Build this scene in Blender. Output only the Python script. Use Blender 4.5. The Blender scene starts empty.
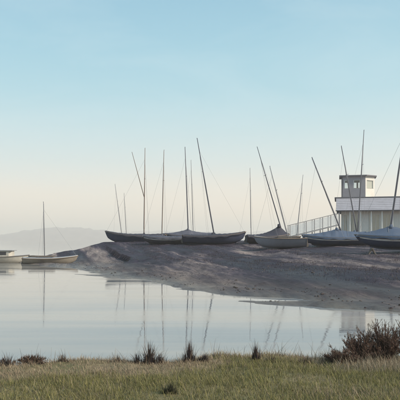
import bpy, bmesh, math, random
import numpy as np
from mathutils import Vector, Matrix
R = math.radians
random.seed(7)
rng = np.random.default_rng(7)
scene = bpy.context.scene
C = scene.collection

# ------------------------------------------------------------------ camera, sky, sun, exposure
EYE = 1.6
F = 600.0            # focal length in photo pixels (photo 400 px wide)
HOR = 240.0          # horizon row in the photo
cam_d = bpy.data.cameras.new('camera')
cam = bpy.data.objects.new('camera', cam_d); C.objects.link(cam)
cam.location = (0, 0, EYE); cam.rotation_euler = (R(90), 0, 0)
cam_d.sensor_width = 36.0; cam_d.lens = 36.0 * F / 400.0
cam_d.shift_y = (HOR - 200.0) / 400.0
cam_d.clip_start = 0.05; cam_d.clip_end = 9000
scene.camera = cam

SUN_AZ, SUN_EL = 112.0, 34.0
world = bpy.data.worlds.new('World'); scene.world = world; world.use_nodes = True
wn = world.node_tree.nodes; wl = world.node_tree.links; wn.clear()
w_out = wn.new('ShaderNodeOutputWorld'); w_bg = wn.new('ShaderNodeBackground')
w_sky = wn.new('ShaderNodeTexSky'); w_sky.sky_type = 'NISHITA'; w_sky.sun_disc = False
w_sky.sun_elevation = R(SUN_EL); w_sky.sun_rotation = R(SUN_AZ)
w_sky.air_density = 1.0; w_sky.dust_density = 2.2; w_sky.ozone_density = 1.0; w_sky.altitude = 0
w_bg.inputs['Strength'].default_value = 0.15
# thin high morning veil over the blue: depends on elevation only, the same all the way round
w_tc = wn.new('ShaderNodeTexCoord'); w_sep = wn.new('ShaderNodeSeparateXYZ')
w_ramp = wn.new('ShaderNodeValToRGB')
w_mix = wn.new('ShaderNodeMix'); w_mix.data_type = 'RGBA'; w_mix.inputs['Factor'].default_value = 0.85
wl.new(w_tc.outputs['Generated'], w_sep.inputs[0]); wl.new(w_sep.outputs['Z'], w_ramp.inputs[0])
cr = w_ramp.color_ramp; cr.interpolation = 'B_SPLINE'
stops = [(0.0, (1.0, 0.78, 0.56)), (0.05, (0.96, 0.775, 0.60)), (0.125, (0.585, 0.67, 0.655)),
         (0.235, (0.325, 0.585, 0.655)), (0.38, (0.225, 0.46, 0.59)), (1.0, (0.15, 0.33, 0.48))]
while len(cr.elements) < len(stops): cr.elements.new(0.5)
for e, (p, c) in zip(cr.elements, stops):
    e.position = p; e.color = (c[0], c[1], c[2], 1)
wl.new(w_sky.outputs[0], w_mix.inputs['A']); 
w_gain = wn.new('ShaderNodeVectorMath'); w_gain.operation = 'SCALE'; w_gain.inputs['Scale'].default_value = 1.17 / 0.15
# faint uneven cirrus veil, all round the sky
w_map = wn.new('ShaderNodeMapping'); w_map.inputs['Scale'].default_value = (1.0, 1.0, 3.6); w_map.inputs['Rotation'].default_value = (0.1, 0.16, 0.4)
w_noi = wn.new('ShaderNodeTexNoise'); w_noi.inputs['Scale'].default_value = 3.2; w_noi.inputs['Detail'].default_value = 7; w_noi.inputs['Roughness'].default_value = 0.55
w_noi.inputs['Distortion'].default_value = 0.6
wl.new(w_tc.outputs['Generated'], w_map.inputs[0]); wl.new(w_map.outputs[0], w_noi.inputs['Vector'])
w_vr = wn.new('ShaderNodeMapRange'); w_vr.inputs[1].default_value = 0.38; w_vr.inputs[2].default_value = 0.72; w_vr.inputs[3].default_value = 0.0; w_vr.inputs[4].default_value = 0.30
w_veil = wn.new('ShaderNodeMix'); w_veil.data_type = 'RGBA'; w_veil.inputs['B'].default_value = (0.56, 0.70, 0.73, 1)
wl.new(w_noi.outputs[0], w_vr.inputs[0]); wl.new(w_vr.outputs[0], w_veil.inputs['Factor']); wl.new(w_ramp.outputs[0], w_veil.inputs['A'])
wl.new(w_veil.outputs['Result'], w_gain.inputs[0]); wl.new(w_gain.outputs[0], w_mix.inputs['B'])
wl.new(w_mix.outputs['Result'], w_bg.inputs['Color']); wl.new(w_bg.outputs[0], w_out.inputs['Surface'])

sun_d = bpy.data.lights.new('sun', 'SUN'); sun = bpy.data.objects.new('sun', sun_d); C.objects.link(sun)
sun_d.energy = 4.8; sun_d.angle = R(5.0); sun_d.color = (1.0, 0.87, 0.72)
sd = Vector((math.sin(R(SUN_AZ)) * math.cos(R(SUN_EL)), math.cos(R(SUN_AZ)) * math.cos(R(SUN_EL)), math.sin(R(SUN_EL))))
sun.rotation_euler = sd.to_track_quat('Z', 'Y').to_euler(); sun.location = sd * 60

scene.view_settings.view_transform = 'Standard'; scene.view_settings.look = 'None'
scene.view_settings.exposure = 0.15; scene.view_settings.gamma = 1.0
scene.view_settings.use_curve_mapping = False
scene.cycles.volume_bounces = 2

# ------------------------------------------------------------------ helpers
def WX(px, Y): return (px - 200.0) / F * Y
def WZ(py, Y): return EYE + (HOR - py) / F * Y

def value_noise(x, y, seed=0):
    xi = np.floor(x).astype(np.int64); yi = np.floor(y).astype(np.int64)
    xf = x - xi; yf = y - yi
    def h(a, b):
        n = (a * 374761393 + b * 668265263 + seed * 974711) & 0x7fffffff
        n = ((n ^ (n >> 13)) * 1274126177) & 0x7fffffff
        n = (n ^ (n >> 16)) & 0x7fffffff
        return n / float(0x7fffffff)
    u = xf * xf * (3 - 2 * xf); v = yf * yf * (3 - 2 * yf)
    return (h(xi, yi) * (1 - u) + h(xi + 1, yi) * u) * (1 - v) + (h(xi, yi + 1) * (1 - u) + h(xi + 1, yi + 1) * u) * v
def fbm(x, y, oct=4, seed=0):
    t = 0; a = 0.5; s = 0
    for i in range(oct):
        t = t + a * value_noise(x * 2 ** i, y * 2 ** i, seed + i * 17); s += a; a *= 0.5
    return t / s
def sstep(a, b, x):
    t = np.clip((x - a) / (b - a), 0, 1); return t * t * (3 - 2 * t)

def tag(o, label=None, cat=None, group=None, kind=None):
    if label: o['label'] = label
    if cat: o['category'] = cat
    if group: o['group'] = group
    if kind: o['kind'] = kind
    return o
def empty(name, loc, rz=0.0):
    o = bpy.data.objects.new(name, None); C.objects.link(o)
    o.empty_display_size = 0.2
    o.location = loc; o.rotation_euler = (0, 0, rz); return o
def mesh_obj(name, verts, faces, mat, parent=None, smooth=False):
    me = bpy.data.meshes.new(name); me.from_pydata([tuple(map(float, v)) for v in verts], [], faces); me.update()
    if smooth: me.polygons.foreach_set('use_smooth', [True] * len(me.polygons))
    if mat: me.materials.append(mat)
    o = bpy.data.objects.new(name, me); C.objects.link(o)
    if parent: o.parent = parent
    return o

class MB:
    """collects shapes that make one mesh"""
    def __init__(s): s.v = []; s.f = []
    def add(s, v, f):
        n = len(s.v); s.v += [tuple(p) for p in v]; s.f += [tuple(i + n for i in q) for q in f]; return s
    def box(s, x0, x1, y0, y1, z0, z1, bev=0.0):
        if bev <= 0:
            v = [(x0,y0,z0),(x1,y0,z0),(x1,y1,z0),(x0,y1,z0),(x0,y0,z1),(x1,y0,z1),(x1,y1,z1),(x0,y1,z1)]
            return s.add(v, [(3,2,1,0),(4,5,6,7),(0,1,5,4),(1,2,6,5),(2,3,7,6),(3,0,4,7)])
        bm = bmesh.new(); bmesh.ops.create_cube(bm, size=1)
        for q in bm.verts: q.co = Vector(((x0+x1)/2 + q.co.x*(x1-x0), (y0+y1)/2 + q.co.y*(y1-y0), (z0+z1)/2 + q.co.z*(z1-z0)))
        bmesh.ops.bevel(bm, geom=bm.edges[:], offset=bev, segments=1, affect='EDGES')
        bm.verts.index_update()
        s.add([q.co[:] for q in bm.verts], [tuple(q.index for q in fc.verts) for fc in bm.faces]); bm.free(); return s
    def prism(s, poly, z0, z1):
        n = len(poly)
        v = [(x, y, z0) for x, y in poly] + [(x, y, z1) for x, y in poly]
        f = [tuple(range(n - 1, -1, -1)), tuple(range(n, 2 * n))]
        f += [(i, (i + 1) % n, n + (i + 1) % n, n + i) for i in range(n)]
        return s.add(v, f)
    def tube(s, pts, rad, seg=8, cap=True):
        pts = [Vector(p) for p in pts]
        if not hasattr(rad, '__len__'): rad = [rad] * len(pts)
        v = []; f = []
        for i, p in enumerate(pts):
            d = (pts[min(i + 1, len(pts) - 1)] - pts[max(i - 1, 0)]).normalized()
            a = d.cross(Vector((0.13, 0.97, 0.2)));
            if a.length < 1e-4: a = d.cross(Vector((1, 0, 0)))
            a.normalize(); b = d.cross(a)
            for k in range(seg):
                t = 2 * math.pi * k / seg
                v.append(p + (a * math.cos(t) + b * math.sin(t)) * rad[i])
        for i in range(len(pts) - 1):
            for k in range(seg):
                k2 = (k + 1) % seg
                f.append((i*seg+k, i*seg+k2, (i+1)*seg+k2, (i+1)*seg+k))
        if cap:
            f.append(tuple(range(seg - 1, -1, -1))); n = (len(pts) - 1) * seg
            f.append(tuple(range(n, n + seg)))
        return s.add(v, f)
    def grid(s, rows):
        m = len(rows[0]); v = [p for r in rows for p in r]
        f = [(i*m+j, i*m+j+1, (i+1)*m+j+1, (i+1)*m+j) for i in range(len(rows)-1) for j in range(m-1)]
        return s.add(v, f)
    def build(s, name, mat, parent=None, smooth=False):
        return mesh_obj(name, s.v, s.f, mat, parent, smooth)

def fast_mesh(name, V, quads, mat, colors=None):
    """numpy mesh of quads with an optional per-vertex colour"""
    me = bpy.data.meshes.new(name)
    nv, nf = len(V), len(quads)
    me.vertices.add(nv); me.vertices.foreach_set('co', np.asarray(V, np.float32).ravel())
    me.loops.add(nf * 4); me.loops.foreach_set('vertex_index', np.asarray(quads, np.int32).ravel())
    me.polygons.add(nf); me.polygons.foreach_set('loop_start', np.arange(nf, dtype=np.int32) * 4)
    me.polygons.foreach_set('loop_total', np.full(nf, 4, np.int32))
    me.update(calc_edges=True); me.validate()
    me.polygons.foreach_set('use_smooth', np.ones(nf, bool))
    if colors is not None:
        ca = me.color_attributes.new('tint', 'FLOAT_COLOR', 'POINT')
        ca.data.foreach_set('color', np.concatenate([colors, np.ones((nv, 1))], 1).astype(np.float32).ravel())
    if mat: me.materials.append(mat)
    o = bpy.data.objects.new(name, me); C.objects.link(o); return o

# ------------------------------------------------------------------ materials
def base_mat(name):
    m = bpy.data.materials.new(name); m.use_nodes = True
    nt = m.node_tree; b = nt.nodes['Principled BSDF']; return m, nt, b
def noise_node(nt, scale, detail=6, rough=0.6, vec=None):
    n = nt.nodes.new('ShaderNodeTexNoise'); n.inputs['Scale'].default_value = scale
    n.inputs['Detail'].default_value = detail; n.inputs['Roughness'].default_value = rough
    if vec is not None: nt.links.new(vec, n.inputs['Vector'])
    return n
def ramp_node(nt, src, stops):
    r = nt.nodes.new('ShaderNodeValToRGB'); e = r.color_ramp.elements
    while len(e) < len(stops): e.new(0.5)
    for q, (p, c) in zip(e, stops): q.position = p; q.color = (c[0], c[1], c[2], 1)
    nt.links.new(src, r.inputs[0]); return r
def mix_rgb(nt, fac, a, b, mode='MIX'):
    m = nt.nodes.new('ShaderNodeMix'); m.data_type = 'RGBA'; m.blend_type = mode
    for key, v in (('Factor', fac), ('A', a), ('B', b)):
        if isinstance(v, (int, float)): m.inputs[key].default_value = v
        elif isinstance(v, tuple): m.inputs[key].default_value = (v[0], v[1], v[2], 1)
        else: nt.links.new(v, m.inputs[key])
    return m.outputs['Result']
def bump(nt, b, src, strength, dist=0.02):
    n = nt.nodes.new('ShaderNodeBump'); n.inputs['Strength'].default_value = strength
    n.inputs['Distance'].default_value = dist
    nt.links.new(src, n.inputs['Height']); nt.links.new(n.outputs[0], b.inputs['Normal'])
def coords(nt, scale=(1, 1, 1), rot=(0, 0, 0), kind='Object'):
    t = nt.nodes.new('ShaderNodeTexCoord'); mp = nt.nodes.new('ShaderNodeMapping')
    mp.inputs['Scale'].default_value = scale; mp.inputs['Rotation'].default_value = rot
    nt.links.new(t.outputs[kind], mp.inputs['Vector']); return mp.outputs[0]

def paint(name, col, rough=0.5, wear=0.35, dirt=(0.16, 0.14, 0.12), scale=3.0, bmp=0.15, spec=0.4, dist=0.01):
    """weathered painted / coated surface: uneven tone, grime, faint relief"""
    m, nt, b = base_mat(name)
    v = coords(nt, (1, 1, 1))
    n1 = noise_node(nt, scale, 7, 0.65, v); n2 = noise_node(nt, scale * 7, 5, 0.6, v)
    f = ramp_node(nt, n1.outputs[0], [(0.42, (0, 0, 0)), (0.78, (wear, wear, wear))])
    c = mix_rgb(nt, f.outputs[0], col, dirt)
    c2 = mix_rgb(nt, n2.outputs[0], tuple(x * 0.8 for x in col), tuple(min(1, x * 1.18) for x in col))
    c = mix_rgb(nt, f.outputs[0], c2, dirt)
    nt.links.new(c, b.inputs['Base Color'])
    b.inputs['Roughness'].default_value = rough; b.inputs['Specular IOR Level'].default_value = spec
    bump(nt, b, n2.outputs[0], bmp, dist); return m
def plant_mat(name, rough=0.75, trans=0.25):
    m, nt, b = base_mat(name)
    a = nt.nodes.new('ShaderNodeAttribute'); a.attribute_name = 'tint'
    nt.links.new(a.outputs['Color'], b.inputs['Base Color'])
    b.inputs['Roughness'].default_value = rough; b.inputs['Specular IOR Level'].default_value = 0.15
    tr = nt.nodes.new('ShaderNodeBsdfTranslucent'); nt.links.new(a.outputs['Color'], tr.inputs['Color'])
    mx = nt.nodes.new('ShaderNodeMixShader'); mx.inputs[0].default_value = trans
    nt.links.new(b.outputs[0], mx.inputs[1]); nt.links.new(tr.outputs[0], mx.inputs[2])
    nt.links.new(mx.outputs[0], nt.nodes['Material Output'].inputs['Surface']); return m

M = {}
M['navy'] = paint('navy_hull', (0.03, 0.042, 0.085), 0.45, 0.3, (0.13, 0.125, 0.13))
M['dark'] = paint('tarred_hull', (0.03, 0.03, 0.045), 0.6, 0.25)
M['indigo'] = paint('indigo_hull', (0.042, 0.052, 0.095), 0.5, 0.3, (0.13, 0.125, 0.13))
M['pale_hull'] = paint('pale_grey_hull', (0.20, 0.215, 0.255), 0.5, 0.5, (0.13, 0.13, 0.14))
M['cream_hull'] = paint('cream_hull', (0.27, 0.235, 0.19), 0.55, 0.6, (0.12, 0.10, 0.085))
M['white'] = paint('white_gelcoat', (0.48, 0.45, 0.39), 0.4, 0.35)
M['stripe'] = paint('white_stripe', (0.6, 0.6, 0.6), 0.5, 0.5)
M['cover_slate'] = paint('slate_blue_cover', (0.078, 0.108, 0.165), 0.85, 0.4, (0.14, 0.15, 0.175), 2.2, 0.5, 0.2, 0.012)
M['cover_grey'] = paint('grey_cover', (0.085, 0.09, 0.12), 0.85, 0.4, (0.13, 0.125, 0.13), 2.2, 0.5, 0.2, 0.012)
M['cover_dark'] = paint('dark_cover', (0.04, 0.042, 0.06), 0.85, 0.3, (0.08, 0.075, 0.08), 2.2, 0.5, 0.2, 0.012)
M['mast_dark'] = paint('dark_mast', (0.07, 0.075, 0.10), 0.45)
M['mast_alloy'] = paint('dull_alloy_mast', (0.20, 0.20, 0.22), 0.45)
M['mast_wood'] = paint('wooden_mast', (0.17, 0.13, 0.11), 0.6)
M['wire'] = paint('stay_wire', (0.22, 0.22, 0.24), 0.5)
M['timber'] = paint('weathered_timber', (0.12, 0.10, 0.085), 0.85, 0.5)
M['strake'] = paint('varnished_strake', (0.24, 0.18, 0.13), 0.5, 0.4)
M['tyre'] = paint('rubber', (0.03, 0.03, 0.032), 0.9)
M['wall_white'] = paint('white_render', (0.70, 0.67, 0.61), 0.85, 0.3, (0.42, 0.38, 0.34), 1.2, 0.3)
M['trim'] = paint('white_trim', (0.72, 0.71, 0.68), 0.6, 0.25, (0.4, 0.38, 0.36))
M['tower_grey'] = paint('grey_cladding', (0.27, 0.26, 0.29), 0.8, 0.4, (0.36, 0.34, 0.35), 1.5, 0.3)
M['slate'] = paint('slate_roof', (0.33, 0.325, 0.365), 0.85, 0.6, (0.22, 0.215, 0.23), 2.0, 0.5)
M['lead'] = paint('lead_flashing', (0.12, 0.12, 0.14), 0.6)
M['blind'] = paint('cream_blind', (0.62, 0.57, 0.48), 0.9, 0.2, (0.5, 0.45, 0.38))
M['deck_grey'] = paint('grey_deck', (0.3, 0.3, 0.31), 0.7)

def glass_mat():
    m, nt, b = base_mat('window_glass')
    g = nt.nodes.new('ShaderNodeBsdfGlossy'); g.inputs['Roughness'].default_value = 0.03
    t = nt.nodes.new('ShaderNodeBsdfTransparent'); t.inputs[0].default_value = (0.92, 0.95, 0.96, 1)
    lw = nt.nodes.new('ShaderNodeLayerWeight'); lw.inputs[0].default_value = 0.5
    fr = nt.nodes.new('ShaderNodeMapRange'); fr.inputs[1].default_value = 0.3; fr.inputs[3].default_value = 0.05; fr.inputs[4].default_value = 0.8
    nt.links.new(lw.outputs['Facing'], fr.inputs[0])
    mx = nt.nodes.new('ShaderNodeMixShader')
    nt.links.new(fr.outputs[0], mx.inputs[0]); nt.links.new(t.outputs[0], mx.inputs[1]); nt.links.new(g.outputs[0], mx.inputs[2])
    nt.links.new(mx.outputs[0], nt.nodes['Material Output'].inputs['Surface']); return m
M['glass'] = glass_mat()
def infill_mat():
    m, nt, b = base_mat('frosted_infill'); b.inputs['Base Color'].default_value = (0.7, 0.73, 0.74, 1); b.inputs['Roughness'].default_value = 0.5
    n = noise_node(nt, 2.0, 5, 0.6, coords(nt)); f = ramp_node(nt, n.outputs[0], [(0.3, (0.2,) * 3), (0.7, (0.36,) * 3)])
    t = nt.nodes.new('ShaderNodeBsdfTransparent'); mx = nt.nodes.new('ShaderNodeMixShader')
    nt.links.new(f.outputs[0], mx.inputs[0]); nt.links.new(t.outputs[0], mx.inputs[1]); nt.links.new(b.outputs[0], mx.inputs[2])
    nt.links.new(mx.outputs[0], nt.nodes['Material Output'].inputs['Surface']); return m
M['infill'] = infill_mat()
M['dark_glass'] = paint('dark_glass', (0.03, 0.035, 0.045), 0.12, 0.1)

def mud_mat():
    m, nt, b = base_mat('tidal_mud')
    v = coords(nt)
    def along(k):                                   # stretched along the shore
        r1 = coords(nt, (1, 1, 1), (0, 0, R(76))); mp = nt.nodes.new('ShaderNodeMapping'); mp.inputs['Scale'].default_value = (k, 1, 1)
        nt.links.new(r1, mp.inputs['Vector']); return mp.outputs[0]
    va = along(0.11); vm = along(0.14)
    geo = nt.nodes.new('ShaderNodeNewGeometry'); sp = nt.nodes.new('ShaderNodeSeparateXYZ')
    nt.links.new(geo.outputs['Position'], sp.inputs[0])
    big = noise_node(nt, 0.5, 8, 0.62, va); mid = noise_node(nt, 2.0, 9, 0.68, vm); fine = noise_node(nt, 5, 12, 0.8, v)
    c1 = ramp_node(nt, big.outputs[0], [(0.43, (0.02, 0.015, 0.038)), (0.505, (0.038, 0.030, 0.058)), (0.545, (0.11, 0.092, 0.12)), (0.61, (0.31, 0.265, 0.26))])
    c2 = ramp_node(nt, mid.outputs[0], [(0.36, (0.35, 0.33, 0.40)), (0.52, (1, 1, 1)), (0.68, (1.6, 1.52, 1.42))])
    c = mix_rgb(nt, 0.8, c1.outputs[0], c2.outputs[0], 'MULTIPLY')
    f3 = ramp_node(nt, fine.outputs[0], [(0.36, (0.38, 0.37, 0.40)), (0.64, (1.55, 1.5, 1.45))])
    c = mix_rgb(nt, 0.8, c, f3.outputs[0], 'MULTIPLY')
    # sandy wet strip along the water line (silt of another colour)
    mr = nt.nodes.new('ShaderNodeMapRange'); mr.inputs[1].default_value = 0.02; mr.inputs[2].default_value = 0.30
    mr.inputs[3].default_value = 0.75; mr.inputs[4].default_value = 0.0
    nt.links.new(sp.outputs['Z'], mr.inputs[0])
    silt = ramp_node(nt, mid.outputs[0], [(0.38, (0.10, 0.08, 0.088)), (0.64, (0.30, 0.25, 0.20))])
    c = mix_rgb(nt, mr.outputs[0], c, silt.outputs[0])
    nt.links.new(c, b.inputs['Base Color'])
    rr = ramp_node(nt, big.outputs[0], [(0.35, (0.45,) * 3), (0.6, (0.85,) * 3)])
    wet = nt.nodes.new('ShaderNodeMapRange'); wet.inputs[1].default_value = 0.03; wet.inputs[2].default_value = 0.16
    wet.inputs[3].default_value = 0.42; wet.inputs[4].default_value = 1.0; nt.links.new(sp.outputs['Z'], wet.inputs[0])
    wm = nt.nodes.new('ShaderNodeMath'); wm.operation = 'MULTIPLY'; nt.links.new(rr.outputs[0], wm.inputs[0]); nt.links.new(wet.outputs[0], wm.inputs[1])
    nt.links.new(wm.outputs[0], b.inputs['Roughness']); b.inputs['Specular IOR Level'].default_value = 0.35
    ad = nt.nodes.new('ShaderNodeMath'); ad.operation = 'ADD'
    nt.links.new(mid.outputs[0], ad.inputs[0]); nt.links.new(fine.outputs[0], ad.inputs[1])
    bump(nt, b, ad.outputs[0], 1.0, 0.22); return m
M['mud'] = mud_mat()

def turf_mat():
    m, nt, b = base_mat('turf_soil')
    v = coords(nt)
    n = noise_node(nt, 1.6, 7, 0.6, v); fine = noise_node(nt, 30, 6, 0.7, v)
    c = ramp_node(nt, n.outputs[0], [(0.35, (0.13, 0.125, 0.05)), (0.5, (0.18, 0.155, 0.075)), (0.7, (0.25, 0.195, 0.12))])
    f = ramp_node(nt, fine.outputs[0], [(0.3, (0.6,) * 3), (0.7, (1.2,) * 3)])
    nt.links.new(mix_rgb(nt, 0.8, c.outputs[0], f.outputs[0], 'MULTIPLY'), b.inputs['Base Color'])
    b.inputs['Roughness'].default_value = 0.95; bump(nt, b, fine.outputs[0], 0.8, 0.02); return m
M['turf'] = turf_mat()

def water_mat():
    m, nt, b = base_mat('still_water')
    v = coords(nt); vs = coords(nt, (0.12, 1.0, 1.0), (0, 0, R(4)))
    streak = noise_node(nt, 0.55, 5, 0.55, vs); rip = noise_node(nt, 2.5, 4, 0.5, vs); fine = noise_node(nt, 9.0, 3, 0.5, v)
    c = ramp_node(nt, streak.outputs[0], [(0.38, (0.17, 0.185, 0.20)), (0.62, (0.30, 0.27, 0.24))])
    nt.links.new(c.outputs[0], b.inputs['Base Color'])
    r = ramp_node(nt, streak.outputs[0], [(0.42, (0.025,) * 3), (0.66, (0.12,) * 3)])
    nt.links.new(r.outputs[0], b.inputs['Roughness'])
    b.inputs['IOR'].default_value = 1.33
    ad = nt.nodes.new('ShaderNodeMath'); ad.operation = 'MULTIPLY_ADD'; ad.inputs[1].default_value = 0.15
    nt.links.new(fine.outputs[0], ad.inputs[0]); nt.links.new(rip.outputs[0], ad.inputs[2])
    bump(nt, b, ad.outputs[0], 0.06, 0.03); return m
M['water'] = water_mat()

def hill_mat():
    m, nt, b = base_mat('hill_cover')
    n = noise_node(nt, 0.03, 8, 0.6, coords(nt))
    c = ramp_node(nt, n.outputs[0], [(0.35, (0.09, 0.07, 0.10)), (0.65, (0.17, 0.14, 0.16))])
    nt.links.new(c.outputs[0], b.inputs['Base Color']); b.inputs['Roughness'].default_value = 1.0; return m
M['hill'] = hill_mat()
M['plant'] = plant_mat('blades'); M['twig'] = plant_mat('twigs', 0.85, 0.1)

# ------------------------------------------------------------------ the setting
# water: one sheet to the horizon
o = mesh_obj('water', [(-1900, -60, 0), (1900, -60, 0), (1900, 3700, 0), (-1900, 3700, 0)], [(0, 1, 2, 3)], M['water'])
tag(o, 'still pale water of the tidal creek', 'water', kind='structure')

# far hills, seen through the morning haze
def make_hill(name, x0, x1, Y, prof, depth, label, seed):
    nx, ny = 160, 24; xs = np.linspace(x0, x1, nx); ts = np.linspace(0, 1, ny)
    px = np.array([p for p, _ in prof], float); pz = np.array([z for _, z in prof], float)
    h = np.interp(xs, px, pz)
    G = []
    for t in ts:
        s = math.sin(math.pi * t) ** 0.7 if 0 < t < 1 else 0.0
        rough = (fbm(xs / 22.0, np.full(nx, t * 9.0), 4, seed) - 0.5) * 16.0
        G.append(np.stack([xs, np.full(nx, Y + (t - 0.5) * depth), h * s + rough * s * np.clip(h / 12, 0, 1) - 0.4], 1))
    V = np.concatenate(G); q = []
    for i in range(ny - 1):
        a = np.arange(nx - 1) + i * nx; q.append(np.stack([a, a + 1, a + nx + 1, a + nx], 1))
    ob = fast_mesh(name, V, np.concatenate(q), M['hill']); tag(ob, label, 'hill', kind='structure'); return ob
HY = 1900.0
def hp(lst, Y=HY): return [(WX(a, Y), max(0.0, WZ(b, Y))) for a, b in lst]
make_hill('hill', WX(-140, HY), WX(150, HY), HY, hp([(-140, 236), (-60, 232), (-10, 237), (6, 235), (24, 231.5), (45, 228.5), (72, 227.5), (98, 229.5), (124, 234), (150, 241)]), 240, 'low lilac hill far across the water', 3)
HY2 = 2600.0
make_hill('hill', WX(60, HY2), WX(640, HY2), HY2, hp([(60, 241), (90, 233), (150, 231), (240, 232), (330, 230), (480, 226), (640, 240)], HY2), 200, 'faint tree line on the far shore behind the boats', 9)

# mud bank -----------------------------------------------------------------
SHORE = [(-11.6, 42.5), (-9.4, 38.0), (-6.9, 34.0), (-2.95, 25.3), (-0.67, 20.0), (1.1, 16.9), (2.8, 15.8), (3.7, 14.2), (4.7, 12.9),
         (8, 11.5), (30, 9.5), (75, 8.5), (75, 125), (12, 125), (-2, 98), (-8, 82), (-13.5, 60), (-14.2, 50)]
CREST = [((-13.0, 48.0), 0.25), (( -10.5, 50.0), 0.75), ((-8.3, 51.5), 1.42), ((0, 51.0), 1.52), ((5.5, 47.0), 1.42), ((10.0, 42.0), 1.25), ((11.5, 32.0), 1.05), ((13, 27), 0.95), ((75, 25), 0.95)]
SH = np.array(SHORE); CP = np.array([c[0] for c in CREST]); CZ = np.array([c[1] for c in CREST])
def seg_dist(P, A, B):
    d = B - A; t = np.clip(((P - A) @ d) / (d @ d), 0, 1)
    q = A + t[:, None] * d; return np.hypot(*(P - q).T), t
def bank_height(X, Y, detail=True):
    P = np.stack([np.ravel(X), np.ravel(Y)], 1).astype(float)
    # warp the shore so it wanders
    wx = (fbm(P[:, 0] * 0.5, P[:, 1] * 0.5, 4, 5) - 0.5) * 2.2; wy = (fbm(P[:, 0] * 0.5, P[:, 1] * 0.5, 4, 8) - 0.5) * 2.2
    Q = P + np.stack([wx, wy], 1) * (1.0 if detail else 0)
    ds = np.full(len(P), 1e9); inside = np.zeros(len(P), bool); n = len(SH)
    for i in range(n):
        A, B = SH[i], SH[(i + 1) % n]; d, _ = seg_dist(Q, A, B); ds = np.minimum(ds, d)
        c = ((A[1] > Q[:, 1]) != (B[1] > Q[:, 1]))
        with np.errstate(divide='ignore', invalid='ignore'):
            xi = (B[0] - A[0]) * (Q[:, 1] - A[1]) / (B[1] - A[1]) + A[0]
        inside ^= c & (Q[:, 0] < xi)
    dc = np.full(len(P), 1e9); zc = np.zeros(len(P))
    for i in range(len(CP) - 1):
        d, t = seg_dist(P, CP[i], CP[i + 1]); z = CZ[i] + (CZ[i + 1] - CZ[i]) * t
        m = d < dc; dc[m] = d[m]; zc[m] = z[m]
    t = ds / (ds + dc + 1e-6)
    behind = sstep(53, 62, P[:, 1]) * sstep(14, 4, P[:, 0])      # ground falls away gently behind the boats
    z = zc * np.power(t, 0.85)
    z = np.where(dc < 60, z, z)
    z = z * (1 - 0.25 * behind)
    # drainage rills and low ridges that run down the slope to the creek
    ac = P[:, 0] * 0.97 + P[:, 1] * 0.24; al = P[:, 1] * 0.97 - P[:, 0] * 0.24
    ac = ac + (fbm(ac * 0.2, al * 0.2, 3, 71) - 0.5) * 3.0
    r1 = fbm(ac * 0.55, al * 0.07, 3, 21); r2 = fbm(ac * 1.7, al * 0.16, 3, 27)
    flat = sstep(0, 3, ds) * sstep(0.8, 6.0, dc)
    z = z + flat * ((r1 - 0.5) * 0.42 - np.abs(r2 - 0.5) * 0.22 + 0.03)
    z = z + (fbm(P[:, 0] * 0.8, P[:, 1] * 0.8, 4, 33) - 0.5) * 0.10 * sstep(0, 3, ds)
    z = z + (fbm(P[:, 0] * 3.0, P[:, 1] * 3.0, 3, 41) - 0.5) * 0.07 * sstep(0, 2, ds)
    out = -np.minimum(ds * 0.03, 0.5) - 0.01
    u = P[:, 0] * 0.45 + P[:, 1] * 0.89; w2 = P[:, 0] * 0.89 - P[:, 1] * 0.45
    bars = (fbm(u * 0.9, w2 * 0.22 + 3.3, 4, 61) - 0.5) * 0.27 * np.exp(-ds / 5.0)      # silt bars at the water's edge
    return np.where(inside, z + 0.01, out) + bars
def ground_z(x, y): return float(bank_height(np.array([x]), np.array([y]))[0])

xs = np.concatenate([np.arange(-17, 22, 0.19), np.arange(22, 74, 0.8)])
ys = np.concatenate([np.arange(9.0, 56, 0.19), np.arange(56, 124, 0.7)])
gx, gy = np.meshgrid(xs, ys)
gz = bank_height(gx, gy)
V = np.stack([gx.ravel(), gy.ravel(), gz], 1); nx = len(xs)
ii, jj = np.meshgrid(np.arange(len(ys) - 1), np.arange(nx - 1), indexing='ij'); a = (ii * nx + jj).ravel()
quads = np.stack([a, a + 1, a + nx + 1, a + nx], 1)
keep = gz[quads].max(1) > -0.2
bank = fast_mesh('mud_bank', V, quads[keep], M['mud'])
tag(bank, 'purple grey tidal mud bank rising to the boats', 'mud bank', kind='structure')

# near meadow edge --------------------------------------------------------
def edge_y(x): return 7.05 + 0.22 * np.sin(x * 1.3 + 0.5) + 0.12 * np.sin(x * 3.7) + 0.18 * sstep(1.2, 2.6, x)
def meadow_z(x, y):
    x = np.asarray(x, float); y = np.asarray(y, float)
    d = edge_y(x) - y + (fbm(x * 3, y * 3, 3, 4) - 0.5) * 0.35
    top = 0.27 + 0.10 * fbm(x * 0.7, y * 0.7, 3, 2) + 0.05 * (fbm(x * 4, y * 4, 3, 12) - 0.5)
    top = top - 0.05 * sstep(4.5, 6.8, y)
    return np.where(d > 0, -0.25 + (top + 0.25) * sstep(0.0, 0.55, d + 0.12), -0.25 + (top + 0.25) * sstep(0, 0.55, np.maximum(d + 0.12, 0)))
xs = np.arange(-11, 11.01, 0.07); ys = np.concatenate([np.arange(-9, 3, 0.25), np.arange(3, 8.2, 0.05)])
gx, gy = np.meshgrid(xs, ys); gz = meadow_z(gx, gy).ravel()
V = np.stack([gx.ravel(), gy.ravel(), gz], 1); nx = len(xs)
ii, jj = np.meshgrid(np.arange(len(ys) - 1), np.arange(nx - 1), indexing='ij'); a = (ii * nx + jj).ravel()
quads = np.stack([a, a + 1, a + nx + 1, a + nx], 1)
meadow = fast_mesh('meadow', V, quads, M['turf'])
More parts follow.
